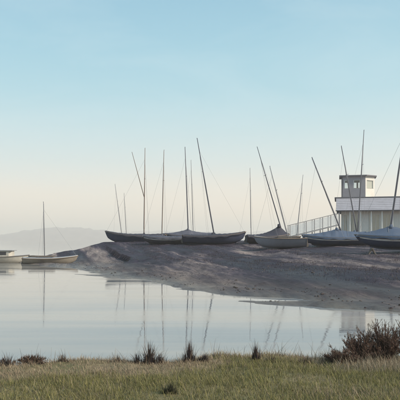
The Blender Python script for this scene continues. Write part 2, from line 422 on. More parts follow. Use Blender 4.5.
tag(meadow, 'grassy near bank in the foreground', 'meadow', kind='structure')

# ------------------------------------------------------------------ blades (grass, rushes, leaves)
def blades(base, height, width, lean, az, col_b, col_t, nseg=3, curl=0.5):
    """curved tapered blades; all arguments are arrays over the blades"""
    n = len(base); V = []; Cc = []
    dx = np.cos(az); dy = np.sin(az); px_, py_ = -dy, dx
    for k in range(nseg + 1):
        t = k / nseg
        off = lean * height * (t ** (1 + curl)); up = height * np.sqrt(np.maximum(t * t * 1.0 - (lean * t * 0.7) ** 2 * t, 0.02 * t))
        c = base + np.stack([dx * off, dy * off, up], 1)
        w = width * (1 - t) ** 0.7 * 0.5 + 0.0004
        s = np.stack([px_ * w, py_ * w, np.zeros(n)], 1)
        V += [c - s, c + s]
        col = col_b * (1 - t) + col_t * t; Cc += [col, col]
    m = 2 * (nseg + 1)
    V = np.stack(V, 1).reshape(-1, 3); Cc = np.stack(Cc, 1).reshape(-1, 3)
    i0 = np.arange(n)[:, None] * m
    q = np.concatenate([np.stack([i0[:, 0] + 2*k, i0[:, 0] + 2*k + 1, i0[:, 0] + 2*k + 3, i0[:, 0] + 2*k + 2], 1) for k in range(nseg)])
    return V, q, Cc
def tints(n, cols, jit=0.25):
    c = np.array(cols)[rng.integers(0, len(cols), n)]
    return c * (1 + (rng.random((n, 1)) - 0.5) * 2 * jit)

# short meadow grass
N = 190000
gx = rng.uniform(-3.6, 3.6, N); gy = 4.0 + (rng.random(N)) * 3.2
gx[: N // 9] *= 2.4
d = edge_y(gx) - gy
patch = fbm(gx * 1.1, gy * 1.6, 3, 55)
ok = (d > 0.02) & (rng.random(N) < 0.35 + 0.9 * patch)
gx, gy, d, patch = gx[ok], gy[ok], d[ok], patch[ok]; n = len(gx)
dry = np.clip(sstep(1.8, 0.6, d + (patch - 0.5) * 3.0) * 0.97 + (fbm(gx * 0.8 + 9, gy * 1.2, 3, 57) - 0.5) * 1.5, 0.05, 1)
dry = np.maximum(dry, sstep(1.05, 0.45, d + (patch - 0.5) * 0.6) * 0.9)
green = tints(n, [(0.205, 0.19, 0.07), (0.24, 0.215, 0.085), (0.165, 0.16, 0.062), (0.27, 0.23, 0.115), (0.12, 0.105, 0.06)])
tan = tints(n, [(0.34, 0.26, 0.175), (0.28, 0.215, 0.15), (0.40, 0.32, 0.22), (0.22, 0.165, 0.12)])
sel = (rng.random(n) < dry)[:, None]
col = np.where(sel, tan, green)
base = np.stack([gx, gy, meadow_z(gx, gy) - 0.006], 1)
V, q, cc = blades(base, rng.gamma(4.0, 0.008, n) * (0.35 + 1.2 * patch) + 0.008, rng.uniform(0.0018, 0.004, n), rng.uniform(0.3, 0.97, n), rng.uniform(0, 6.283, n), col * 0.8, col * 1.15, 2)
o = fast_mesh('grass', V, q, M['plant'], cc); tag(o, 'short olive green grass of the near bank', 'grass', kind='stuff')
# dry fringe at the water's edge
N = 9000
gx = rng.uniform(-4.5, 4.5, N); gy = edge_y(gx) - np.abs(rng.normal(0.05, 0.22, N))
pp = fbm(gx * 2.2, gy * 0 + 3, 3, 77); ok = rng.random(N) < sstep(0.3, 0.7, pp) + 0.15
gx, gy, pp = gx[ok], gy[ok], pp[ok]; n = len(gx)
col = tints(n, [(0.20, 0.155, 0.115), (0.14, 0.11, 0.09), (0.10, 0.08, 0.075), (0.26, 0.21, 0.15)])
base = np.stack([gx, gy, meadow_z(gx, gy) - 0.008], 1)
V, q, cc = blades(base, rng.gamma(3.0, 0.022, n) * (0.6 + pp * 0.9) + 0.02, rng.uniform(0.0018, 0.004, n), rng.uniform(0.1, 0.95, n), rng.uniform(0, 6.283, n), col * 0.85, col * 1.1, 3)
o = fast_mesh('dry_grass', V, q, M['plant'], cc); tag(o, 'dry brown grass fringe along the water edge', 'grass', kind='stuff')
# salt marsh stubble on the bank, in streaks
N = 330000
gx = rng.uniform(-13, 19, N); gy = 12 + 46 * rng.random(N) ** 1.1
gz = bank_height(gx, gy)
st = fbm((gx * 0.97 + gy * 0.24) * 0.8, (gy * 0.97 - gx * 0.24) * 0.09, 4, 91)
ok = (gz > 0.22) & (rng.random(N) < sstep(0.45, 0.6, st) * np.clip((gz - 0.2) / 0.3, 0, 1) * sstep(0.35, 0.6, fbm(gx * 1.7, gy * 1.7, 3, 93)))
gx, gy, gz = gx[ok], gy[ok], gz[ok]; n = len(gx)
col = tints(n, [(0.05, 0.038, 0.058), (0.07, 0.054, 0.066), (0.13, 0.105, 0.085), (0.04, 0.032, 0.046)])
V, q, cc = blades(np.stack([gx, gy, gz - 0.01], 1), rng.gamma(3.5, 0.016, n) + 0.015, rng.uniform(0.006, 0.014, n), rng.uniform(0.3, 0.95, n), rng.uniform(0, 6.283, n), col * 0.9, col * 1.1, 2)
o = fast_mesh('marsh_stubble', V, q, M['plant'], cc); tag(o, 'low purple brown salt marsh stubble streaking the mud bank', 'marsh plants', kind='stuff')

# mud clods, shells and weed scraps strewn over the bank, thickest along the strand lines
bm = bmesh.new(); bmesh.ops.create_icosphere(bm, subdivisions=1, radius=1.0)
IV = np.array([q.co[:] for q in bm.verts]); IF = np.array([[q.index for q in f.verts] for f in bm.faces]); bm.free()
N = 90000
gx = rng.uniform(-13, 19, N); gy = 11 + 45 * rng.random(N) ** 1.25; gz = bank_height(gx, gy)
strand = np.exp(-((gz - 0.10) / 0.07) ** 2) * 0.9 + np.exp(-((gz - 0.42) / 0.05) ** 2) * 0.5
ok = (gz > 0.015) & (rng.random(N) < (strand * 0.6 + 0.05) * sstep(0.42, 0.7, fbm(gx * 1.2, gy * 1.2, 3, 95)))
gx, gy, gz = gx[ok], gy[ok], gz[ok]; n = len(gx)
rad = np.minimum(rng.gamma(2.0, 0.0055, n) + 0.005, 0.032)
sc = np.stack([rad * rng.uniform(0.8, 1.8, n), rad * rng.uniform(0.8, 1.5, n), rad * rng.uniform(0.35, 0.7, n)], 1)
V = IV[None] * sc[:, None, :] * (1 + rng.uniform(-0.25, 0.25, (n, len(IV), 1))) + np.stack([gx, gy, gz + sc[:, 2] * 0.3], 1)[:, None, :]
Q3 = (IF[None] + (np.arange(n) * len(IV))[:, None, None]).reshape(-1, 3)
cc = np.repeat(tints(n, [(0.06, 0.047, 0.055), (0.09, 0.072, 0.07), (0.045, 0.04, 0.035), (0.12, 0.10, 0.09)], 0.3), len(IV), 0)
me = bpy.data.meshes.new('clods'); V = V.reshape(-1, 3); nf = len(Q3)
me.vertices.add(len(V)); me.vertices.foreach_set('co', V.astype(np.float32).ravel())
me.loops.add(nf * 3); me.loops.foreach_set('vertex_index', Q3.astype(np.int32).ravel())
me.polygons.add(nf); me.polygons.foreach_set('loop_start', np.arange(nf, dtype=np.int32) * 3); me.polygons.foreach_set('loop_total', np.full(nf, 3, np.int32))
me.update(calc_edges=True); me.validate()
ca = me.color_attributes.new('tint', 'FLOAT_COLOR', 'POINT'); ca.data.foreach_set('color', np.concatenate([cc, np.ones((len(V), 1))], 1).astype(np.float32).ravel())
me.materials.append(M['twig']); o = bpy.data.objects.new('mud_clods', me); C.objects.link(o)
tag(o, 'dark mud clods and weed scraps strewn along the bank', 'clods', kind='stuff')
print('clods', n)

# rush tufts: each a plant of its own
def tuft(px, py, hpx, wpx, label, cols, nb=120, Yoff=0.0, lean=(0.05, 0.95), name='rush_tuft', group='dark tufts on the near bank'):
    Y = (EYE - 0.27) * F / (py - HOR) + Yoff; X = WX(px, Y)
    z = float(meadow_z(np.array([X]), np.array([Y]))[0])
    h = hpx / F * Y; w = wpx / F * Y
    kc = 6; cxs = np.concatenate([[0.0], rng.uniform(-0.5, 0.5, kc - 1)]); chs = np.concatenate([[1.1], rng.uniform(0.4, 0.95, kc - 1)])
    ci = rng.integers(0, kc, nb); ci[: nb // 3] = 0
    r = np.abs(rng.normal(0, 0.45, nb)).clip(0, 1); a = rng.uniform(0, 6.283, nb)
    bx = cxs[ci] * w * 0.75 + np.cos(a) * r * w * 0.28; by = np.sin(a) * r * w * 0.2
    bz = meadow_z(X + bx, Y + by) - z - 0.01
    hh = h * chs[ci] * (1.2 - 0.5 * r) * rng.uniform(0.5, 1.12, nb)
    odd = rng.random(nb) < 0.08; hh = np.where(odd, hh * 1.35, hh)
    col = tints(nb, cols, 0.4)
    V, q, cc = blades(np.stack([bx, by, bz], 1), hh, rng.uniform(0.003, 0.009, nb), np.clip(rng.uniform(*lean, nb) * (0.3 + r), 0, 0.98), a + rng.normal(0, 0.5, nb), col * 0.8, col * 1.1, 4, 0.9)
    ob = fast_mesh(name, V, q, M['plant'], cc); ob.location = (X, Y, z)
    tag(ob, label, 'tuft', group); return ob
DK = [(0.05, 0.04, 0.045), (0.065, 0.05, 0.052), (0.04, 0.034, 0.04), (0.11, 0.08, 0.07), (0.16, 0.12, 0.09)]
BR = [(0.15, 0.11, 0.085), (0.20, 0.15, 0.11), (0.10, 0.075, 0.065)]
tuft(150, 364, 18, 30, 'large dark spiky tuft left of centre on the near bank', DK, 330)
tuft(137, 364, 9, 26, 'low sprawling dark tuft just left of the large spiky tuft', DK, 160, lean=(0.4, 0.95))
tuft(190, 364, 18, 20, 'narrow dark tuft with one tall spike beside the large tuft', DK, 260, lean=(0.0, 0.6))
tuft(205, 364, 7, 16, 'flat dark sprig low on the bank right of the narrow tuft', DK, 240, lean=(0.5, 0.97))
tuft(256, 363, 17, 13, 'small upright dark tuft right of centre on the near bank', DK, 200, lean=(0.0, 0.6))
tuft(272, 364, 6, 22, 'low dark sprig beside the small upright tuft', DK, 130, lean=(0.4, 0.95))
tuft(9, 365, 14, 16, 'dark tuft in front of the brown shrub at the left edge', DK, 260)
tuft(118, 363, 6, 22, 'thin low brown sprig on the bank edge left of the tufts', BR, 120, lean=(0.4, 0.97))
tuft(62, 364, 7, 26, 'low brown tuft on the bank edge below the cream dinghy', BR, 150, lean=(0.3, 0.9))
tuft(306, 364, 8, 20, 'leaning brown tuft between the small tuft and the shrub', BR, 150, lean=(0.4, 0.97))
tuft(328, 364, 9, 22, 'brown sprig tuft just left of the shrub', BR + DK, 150, lean=(0.3, 0.95))
tuft(171, 401, 10, 20, 'dark green brown tuft at the bottom edge of the picture', [(0.06, 0.06, 0.04), (0.085, 0.08, 0.05)], 260)

# reddish heath shrub at the right
def shrub(px, py, hpx, wpx, label, nst, seed, Yoff=0.0):
    g = np.random.default_rng(seed)
    Y = (EYE - 0.27) * F / (py - HOR) + Yoff; X = WX(px, Y); z = float(meadow_z(np.array([X]), np.array([Y]))[0])
    h = hpx / F * Y; w = wpx / F * Y
    root = empty('heath_shrub', (X, Y, z - 0.01)); tag(root, label, 'shrub', 'reddish shrubs on the near bank')
    mb = MB(); LB = []; LA = []; LL = []; LH = []
    for i in range(nst):
        a = g.uniform(0, 6.283); r = abs(g.normal(0, 0.3)); bx, by = math.cos(a) * r * w * 0.35, math.sin(a) * r * w * 0.2
        out = g.uniform(0.1, 1.0) * w * 0.5; hh = h * g.uniform(0.45, 1.05) * (1.05 - 0.45 * (out / (w * 0.5)))
        p = [Vector((bx + math.cos(a) * out * t ** 1.3 + g.normal(0, 0.006), by + math.sin(a) * out * 0.55 * t ** 1.3, hh * t ** 0.85)) for t in np.linspace(0, 1, 6)]
        mb.tube(p, [0.006, 0.005, 0.004, 0.003, 0.0022, 0.0012], 4, False)
        for j in range(5):
            k = int(g.integers(1, 5)); q0 = p[k]; a2 = g.uniform(0, 6.283); l2 = hh * g.uniform(0.15, 0.4)
            e = q0 + Vector((math.cos(a2) * l2 * 0.7, math.sin(a2) * l2 * 0.5, l2 * g.uniform(0.1, 0.9))); mid = q0.lerp(e, 0.5) + Vector((0, 0, -0.01))
            mb.tube([q0, mid, e], [0.0028, 0.002, 0.001], 4, False)
            for s in range(9):
                LB.append(q0.lerp(e, g.random())[:]); LA.append(g.uniform(0, 6.283)); LL.append(g.uniform(0.2, 0.97)); LH.append(g.uniform(0.01, 0.035))
        for k in range(1, 6):
            for s in range(8):
                t = g.random(); q = p[k - 1].lerp(p[k], t); aa = g.uniform(0, 6.283)
                LB.append(q[:]); LA.append(aa); LL.append(g.uniform(0.2, 0.97)); LH.append(g.uniform(0.015, 0.06) * (1.2 - k * 0.1))
    tw = mb.build('twigs', None, root)
    ca = tw.data.color_attributes.new('tint', 'FLOAT_COLOR', 'POINT')
    ca.data.foreach_set('color', np.tile([0.10, 0.065, 0.055, 1.0], len(mb.v)).astype(np.float32)); tw.data.materials.append(M['twig'])
    n = len(LB); cols = np.array([(0.12, 0.075, 0.062), (0.16, 0.095, 0.072), (0.075, 0.052, 0.05), (0.22, 0.145, 0.10), (0.15, 0.115, 0.08)])
    col = cols[g.integers(0, 5, n)] * (1 + (g.random((n, 1)) - 0.5) * 0.5)
    V, q, cc = blades(np.array(LB), np.array(LH), g.uniform(0.002, 0.0052, n), np.array(LL), np.array(LA), col * 0.85, col * 1.15, 2)
    lf = fast_mesh('leaves', V, q, M['plant'], cc); lf.parent = root
    return root
shrub(384, 362, 44, 52, 'tall reddish brown heath shrub at the right edge', 110, 5, 0.12)
shrub(361, 363, 32, 44, 'medium brown heath shrub left of the tallest shrub', 80, 6, 0.06)
shrub(412, 362, 50, 44, 'dark heath shrub cut by the right picture edge', 90, 8, 0.15)
shrub(340, 365, 16, 34, 'small low brown heath shrub, leftmost of those at the right', 50, 9, 0.0)
shrub(4, 363, 20, 34, 'brown heath shrub at the left edge of the near bank', 60, 12, 0.0)
shrub(30, 365, 11, 36, 'low straggling brown heath shrub near the left edge', 45, 13, 0.0)
# pale straw in front of the shrubs
N = 1500
px = rng.uniform(335, 420, N); Y = rng.uniform(5.9, 6.75, N); X = WX(px, Y)
col = tints(N, [(0.30, 0.25, 0.18), (0.22, 0.18, 0.13), (0.36, 0.31, 0.23)])
V, q, cc = blades(np.stack([X, Y, meadow_z(X, Y) - 0.006], 1), rng.uniform(0.04, 0.15, N), rng.uniform(0.0018, 0.0035, N), rng.uniform(0.2, 0.9, N), rng.uniform(0, 6.283, N), col * 0.9, col * 1.1, 3)
o = fast_mesh('straw', V, q, M['plant'], cc); tag(o, 'pale straw grass in front of the reddish shrubs', 'grass', kind='stuff')

# ------------------------------------------------------------------ boats
def hull_fn(L, B, Fb, sheer, bowrise, fine=2.2):
    def b(t):
        u = max(0.0, (t - 0.42) / 0.58)
        return max(0.012, B / 2 * (1 - u ** fine) * (0.80 + 0.20 * min(1, t / 0.35) ** 0.8))
    def s(t): return Fb * (1 + sheer * (t - 0.35) ** 2 * 2.0 + (bowrise * max(0, t - 0.6) ** 1.6))
    def k(t):
        u = max(0.0, (t - 0.55) / 0.45); v = max(0.0, (0.4 - t) / 0.4)
        return 0.02 + Fb * (0.62 * u ** 2.6 + 0.16 * v ** 1.6)
    def x(t, q=1.0):                     # raked stem: top reaches further forward than the foot
        u = max(0.0, (t - 0.7) / 0.3); return -L / 2 + L * t - (1 - q) * 0.10 * L * u * u * 0.6
    return x, b, s, k
def boat(name, label, hpx, Y, mast_base, mast_top, bow, hull, top, stripe='stripe', mast='mast_dark', B=1.75, Fb=0.62, sheer=0.35, bowrise=0.3,
         cover=True, ridge=0.45, ridge_aft=0.35, yaw=0.0, heel=0.0, sink=0.05, mast_r=0.045, spreader=True, waterline=None, spar=None, boom=True,
         category='sailing boat', group='sailing boats laid up on the bank', pitch=0.0, stays=True):
    x0, x1 = hpx; L = (x1 - x0) / F * Y / max(0.6, math.cos(R(yaw)))
    cx = WX((x0 + x1) / 2, Y)
    gz = ground_z(cx, Y) if waterline is None else waterline
    sgn = 1 if bow == 'R' else -1
    root = empty(name, (cx, Y, gz - sink), R(yaw) + (0 if bow == 'R' else math.pi))
    root.rotation_euler[0] = R(heel); root.rotation_euler[1] = R(pitch)
    tag(root, label, category, group)
    X, b, s, k = hull_fn(L, B, Fb, sheer, bowrise)
    ts = np.linspace(0, 1, 23); qs = np.linspace(0, 1, 9)
    def sec(t, q, off=0.0):
        y = b(t) * (q ** 0.5) * (1 - 0.06 * (1 - q)); z = k(t) + (s(t) - k(t)) * q ** 1.45
        return X(t, q), y + off, z
    rows = []
    for t in ts:
        port = [sec(t, q) for q in qs[::-1]]; stb = [(px_, -py_, pz_) for (px_, py_, pz_) in [sec(t, q) for q in qs[1:]]]
        rows.append(port + stb)
    mb = MB().grid(rows); m = len(rows[0])
    mb.f.append(tuple(range(m)))                                   # transom
    ho = mb.build('hull', M[hull], root, True)
    # planking lands (clinker edges) and rubbing strake
    for sd in (1, -1):
        rr = MB().tube([(X(t), sd * (b(t) + 0.012), s(t) - 0.02) for t in ts], 0.024, 6)
        rr.build('rubbing_strake', M['strake'], root, True)
        if stripe:
            rws = [[(X(t, q), sd * (sec(t, q)[1] + 0.006), sec(t, q)[2]) for q in (0.70, 0.76, 0.82)] for t in ts[:-1]]
            MB().grid(rws).build('stripe', M[stripe], ho)
    # keel / skeg down to the ground
    kp = []
    for t in np.linspace(0.06, 0.86, 14): kp.append((X(t, 0), k(t)))
    mk = MB(); n = len(kp)
    vv = [(x_, sd * 0.025, z_ + 0.03) for sd in (1, -1) for x_, z_ in kp] + [(x_, sd * 0.02, min(z_, 0.16) - 0.07) for sd in (1, -1) for x_, z_ in kp]
    ff = []
    for i in range(n - 1):
        ff += [(i, i + 1, 2*n + i + 1, 2*n + i), (n + i + 1, n + i, 3*n + i, 3*n + i + 1), (2*n + i, 2*n + i + 1, 3*n + i + 1, 3*n + i)]
    ff += [(0, 2*n, 3*n, n), (n - 1, 2*n - 1, 4*n - 1, 3*n - 1)]
    mk.add(vv, ff).build('keel', M[hull], root)
    # mast foot and top from the photograph, in the boat's own frame
    inv = (Matrix.Translation(root.location) @ root.rotation_euler.to_matrix().to_4x4()).inverted()
    mbx, mby = mast_base; mtx, mty = mast_top
    foot = inv @ Vector((WX(mbx, Y), Y, WZ(mby, Y))); tip = inv @ Vector((WX(mtx, Y), Y, WZ(mty, Y)))
    foot.y = 0; tip.y *= 0.3
    d = (tip - foot).normalized()
    tm = min(0.8, max(0.2, (foot.x + L / 2) / L))
    step = foot + d * ((s(tm) * 0.5 - foot.z) / d.z)
    mo = MB().tube([step, foot, foot.lerp(tip, 0.5), tip], [mast_r, mast_r, mast_r * 0.92, mast_r * 0.5], 8).build('mast', M[mast], root, True)
    hyd = MB().tube([foot + Vector((0.05, 0.05, 0)), tip + Vector((0.02, 0.03, -0.1))], 0.006, 4); hyd.build('halyard', M['wire'], mo)
    MB().box(tip.x - 0.03, tip.x + 0.015, -0.012 + tip.y, 0.012 + tip.y, tip.z - 0.02, tip.z + 0.02).build('masthead', M['mast_alloy'], mo)
    if spreader:
        c_ = foot.lerp(tip, 0.62)
        MB().tube([c_ + Vector((-0.05, -0.38, 0.02)), c_, c_ + Vector((-0.05, 0.38, 0.02))], 0.014, 5).build('spreader', M[mast], mo)
    if stays:
        hound = foot.lerp(tip, 0.86)
        MB().tube([hound, (X(0.97), 0, s(0.97))], 0.005, 4).build('forestay', M['wire'], mo)
        ta = max(0.08, tm - 0.08)
        for sd in (1, -1): MB().tube([hound, (X(ta), sd * b(ta), s(ta))], 0.005, 4).build('shroud', M['wire'], mo)
    if spar:
        (ax, ay), (bx_, by_) = spar
        pa = inv @ Vector((WX(ax, Y), Y - 0.06, WZ(ay, Y))); pb = inv @ Vector((WX(bx_, Y), Y - 0.06, WZ(by_, Y)))
        MB().tube([pa, pa.lerp(pb, 0.5), pb], [0.02, 0.03, 0.03], 7).build('gaff', M[mast], mo, True)
    def ridge_h(t):
        if t >= tm: return ridge * max(0.0, 1 - (t - tm) / (0.97 - tm)) ** 1.25 + 0.03
        return ridge_aft + (ridge - ridge_aft) * (t / tm) ** 2.5
    if cover:
        rows = []; tc = np.linspace(0.015, 0.985, 25)
        vs = np.linspace(-1, 1, 13)
        for i, t in enumerate(tc):
            row = []; bb = b(t) + 0.03; rh = ridge_h(t); sag = 0.03 * math.sin(i * 1.9 + L) + 0.022 * math.sin(i * 4.3 + L * 3)
            row.append((X(t), -bb - 0.008, s(t) - 0.13 - 0.035 * math.sin(i * 1.3 + L)))
            for v in vs:
                e = 1 - abs(v); z = s(t) + 0.02 + rh * (e ** 1.12) - 0.06 * rh * math.sin(math.pi * e) + sag * math.sin(math.pi * e) + 0.014 * math.sin(i * 2.9 + v * 11 + L) * e
                row.append((X(t), bb * v, z))
            row.append((X(t), bb + 0.008, s(t) - 0.13 - 0.035 * math.sin(i * 1.3 + 1)))
            rows.append(row)
        mc = MB().grid(rows); m = len(rows[0])
        mc.f.append(tuple(range(m))); mc.f.append(tuple(range((len(rows) - 1) * m + m - 1, (len(rows) - 1) * m - 1, -1)))
        co = mc.build('cover', M[top], root, True)
        # mast collar and lashings
        MB().tube([(foot.x, 0, s(tm) + ridge_h(tm) - 0.16), (foot.x + d.x * 0.25, 0, s(tm) + ridge_h(tm) + 0.1)], [0.16, 0.06], 10).build('mast_collar', M[top], co, True)
        for t in (0.12, 0.3, 0.48, 0.66, 0.84):
            MB().tube([(X(t), sd_ * (b(t) + 0.045), s(t) - 0.11) if abs(sd_) == 1 else (X(t), 0, s(t) + ridge_h(t) + 0.045) for sd_ in (-1, 0, 1)], 0.007, 4).build('lashing', M['wire'], co)
    else:
        rows = []
        for t in np.linspace(0.01, 0.99, 21):
            rows.append([(X(t), b(t) * v * 0.99, s(t) + 0.07 * (1 - v * v) - 0.01) for v in np.linspace(-1, 1, 9)])
        de = MB().grid(rows).build('deck', M[top], root, True)
        cm = [(X(t), sd_ * min(b(t) * 0.62, 0.5), s(t) + 0.13) for sd_, tt in ((1, np.linspace(0.12, 0.55, 7)), (-1, np.linspace(0.55, 0.12, 7))) for t in tt]
        MB().tube(cm + [cm[0]], 0.05, 6).build('coaming', M['timber'], de, True)
        if boom:
            MB().tube([(foot.x - 0.05, 0, s(tm) + 0.42), (X(0.05), 0, s(0.05) + 0.35)], 0.035, 6).build('boom', M[mast], root, True)
    # rudder stock at the transom
    rp = [(-0.015, s(0) + 0.06), (-0.07, s(0) + 0.06), (-0.10, s(0) * 0.6), (-0.17, s(0) * 0.35), (-0.13, 0.12), (-0.015, 0.10)]
    MB().add([(X(0) + a_, sd_ * 0.014, z_) for sd_ in (1, -1) for a_, z_ in rp], [tuple(range(5, -1, -1)), tuple(range(6, 12))] + [(i, (i + 1) % 6, 6 + (i + 1) % 6, 6 + i) for i in range(6)]).build('rudder', M['timber'], root)
    return root

boat('sailing_boat', 'long navy boat with raised bow, leftmost of the boats on the bank', (105, 166), 52.5, (144, 229), (145, 148), 'L', 'navy', 'cover_dark', None, 'mast_wood', ridge=0.12, ridge_aft=0.10, Fb=0.72, sheer=0.55, bowrise=0.45, spar=((132, 152), (144.2, 197)), yaw=3)
boat('sailing_boat', 'dark boat with white side stripe lying before the leftmost boat', (141, 190), 49.0, (162, 230), (164, 150), 'L', 'dark', 'cover_grey', 'stripe', 'mast_wood', ridge=0.16, ridge_aft=0.08, Fb=0.55, B=1.5, yaw=-4, mast_r=0.035)
boat('sailing_boat', 'grey covered boat with peaked cover at its upright dark mast', (164, 216), 53.0, (188, 225), (185, 147), 'L', 'navy', 'cover_grey', None, 'mast_dark', ridge=0.55, ridge_aft=0.25, Fb=0.66, yaw=2, mast_r=0.052)
boat('sailing_boat', 'dark indigo boat with bow to the right and mast leaning left', (183, 246), 47.0, (213, 228.5), (197, 138), 'R', 'indigo', 'cover_dark', None, 'mast_dark', ridge=0.14, ridge_aft=0.08, Fb=0.66, sheer=0.5, bowrise=0.55, yaw=-5, mast_r=0.055)
boat('sailing_boat', 'charcoal boat whose dark cover sweeps up to its leaning mast', (246, 290), 46.0, (279.5, 222), (257, 147), 'R', 'dark', 'cover_dark', None, 'mast_dark', ridge=0.75, ridge_aft=0.10, Fb=0.58, yaw=6, mast_r=0.042, B=1.5)
boat('sailing_boat', 'pale grey open dinghy lying low before the charcoal boat', (254, 306), 40.0, (286.5, 231), (270, 165), 'L', 'pale_hull', 'deck_grey', None, 'mast_alloy', cover=False, Fb=0.60, yaw=-5, heel=5, mast_r=0.035, boom=False)
boat('sailing_boat', 'slate blue covered dinghy beside the pale grey one', (302, 366), 41.0, (337.5, 222), (312, 157), 'L', 'navy', 'cover_slate', 'stripe', 'mast_dark', ridge=0.55, ridge_aft=0.35, Fb=0.58, yaw=-8, mast_r=0.052)
boat('sailing_boat', 'slate covered dinghy behind, its mast leaning across the tower', (330, 384), 46.0, (355, 222), (341, 146), 'L', 'indigo', 'cover_slate', 'stripe', 'mast_dark', ridge=0.50, ridge_aft=0.32, Fb=0.60, yaw=5, mast_r=0.05)
boat('sailing_boat', 'rearmost covered dinghy with tall mast leaning slightly right before the tower', (338, 390), 50.5, (358.5, 222), (364, 130), 'L', 'navy', 'cover_slate', None, 'mast_dark', ridge=0.45, ridge_aft=0.3, Fb=0.62, yaw=-3, mast_r=0.05)
G = boat('sailing_boat', 'large navy dinghy under slate blue tent cover at the right edge', (357, 452), 31.0, (391, 226), (406, 120), 'L', 'navy', 'cover_slate', 'stripe', 'mast_dark', ridge=0.5, ridge_aft=0.30, Fb=0.62, sheer=0.25, bowrise=0.1, yaw=-14, mast_r=0.05, sink=-0.16)
# boats standing further back, mostly hidden by those in front
for i, (hp_, Y_, mb_, mt_, lab, mt) in enumerate([
        ((112, 146), 74.0, (121, 229), (115, 184), 'far boat with short leaning mast behind the long navy boat', 'mast_alloy'),
        ((117, 150), 82.0, (126, 230), (124, 193), 'farthest boat with short upright mast behind the long navy boat', 'mast_alloy'),
        ((178, 216), 70.0, (193, 225), (191, 160), 'far boat with pale thin mast behind the peaked grey cover', 'mast_alloy'),
        ((237, 276), 66.0, (251, 228), (250, 168), 'far boat with thin upright mast behind the charcoal boat', 'mast_alloy'),
        ((283, 322), 58.0, (298, 224), (303, 175), 'far boat with thin cross-treed mast left of the ramp', 'mast_alloy')]):
    boat('sailing_boat', lab, hp_, Y_, mb_, mt_, 'L', 'dark', 'cover_grey', None, mt, ridge=0.2, ridge_aft=0.15, Fb=0.6, yaw=random.uniform(-6, 6), mast_r=0.04, B=1.6)

# trestle under the big navy dinghy
def trestle(px, Y, label, hgt):
    x = WX(px, Y); gz = min(ground_z(x, Y - 0.45), ground_z(x, Y + 0.45), ground_z(x, Y))
    root = empty('boat_trestle', (x, Y, gz), R(-14)); tag(root, label, 'trestle', 'timber trestles under the navy dinghy')
    MB().box(-0.06, 0.06, -0.6, 0.6, hgt - 0.09, hgt, 0.01).build('crossbeam', M['timber'], root)
    for sy in (-1, 1):
        for sx in (-1, 1):
            MB().tube([(sx * 0.2, sy * 0.52, -0.05), (sx * 0.03, sy * 0.42, hgt - 0.07)], 0.04, 5).build('leg', M['timber'], root)
trestle(372, 30.9, 'timber trestle under the bow of the big navy dinghy', 0.34)
trestle(428, 30.9, 'timber trestle under the stern of the big navy dinghy', 0.24)

# the two boats afloat at the left
boat('sailing_dinghy', 'small cream dinghy afloat with a single thin mast at the left', (24, 78), 40.5, (44.5, 256), (43.5, 202), 'R', 'cream_hull', 'deck_grey', None, 'mast_dark', cover=False, B=1.35, Fb=0.50, yaw=3, mast_r=0.028, sink=0.14, waterline=0.0, spreader=False, group='small boats afloat', category='dinghy', boom=False)
def cabin_boat():
    Y = 42.5; root = empty('cabin_boat', (WX(2, Y), Y, -0.14)); tag(root, 'low white cabin boat afloat at the left edge', 'motor boat', 'small boats afloat')
    L, B, Fb = 3.9, 1.5, 0.55
    X, b, s, k = hull_fn(L, B, Fb, 0.2, 0.25)
    ts = np.linspace(0, 1, 21); qs = np.linspace(0, 1, 8); rows = []
    for t in ts:
        pt = [(X(t, q), b(t) * q ** 0.5, k(t) + (s(t) - k(t)) * q ** 1.4) for q in qs[::-1]]
        rows.append(pt + [(p[0], -p[1], p[2]) for p in pt[::-1][1:]])
    mb = MB().grid(rows); mb.f.append(tuple(range(len(rows[0])))); h = mb.build('hull', M['white'], root, True)
    for sd in (1, -1): MB().tube([(X(t), sd * (b(t) + 0.01), s(t)) for t in ts], 0.025, 6).build('rubbing_strake', M['timber'], root, True)
    MB().grid([[(X(t), b(t) * v * 0.99, s(t) + 0.05 * (1 - v * v)) for v in np.linspace(-1, 1, 7)] for t in np.linspace(0.01, 0.99, 15)]).build('deck', M['deck_grey'], root, True)
    cb = MB().prism([(-1.2, -0.5), (0.62, -0.5), (0.8, -0.25), (0.8, 0.25), (0.62, 0.5), (-1.2, 0.5)], s(0.5) - 0.03, s(0.5) + 0.42).build('cabin', M['white'], root)
    MB().box(-1.3, 0.9, -0.58, 0.58, s(0.5) + 0.423, s(0.5) + 0.47, 0.015).build('cabin_roof', M['deck_grey'], cb)
    for x0, x1 in ((-1.0, -0.45), (-0.3, 0.45)):
        MB().box(x0, x1, -0.508, -0.495, s(0.5) + 0.13, s(0.5) + 0.36).build('window', M['dark_glass'], cb)
    MB().box(X(0) - 0.25, X(0) - 0.01, -0.13, 0.13, 0.2, s(0) + 0.22, 0.03).build('outboard_motor', M['dark'], root)
cabin_boat()

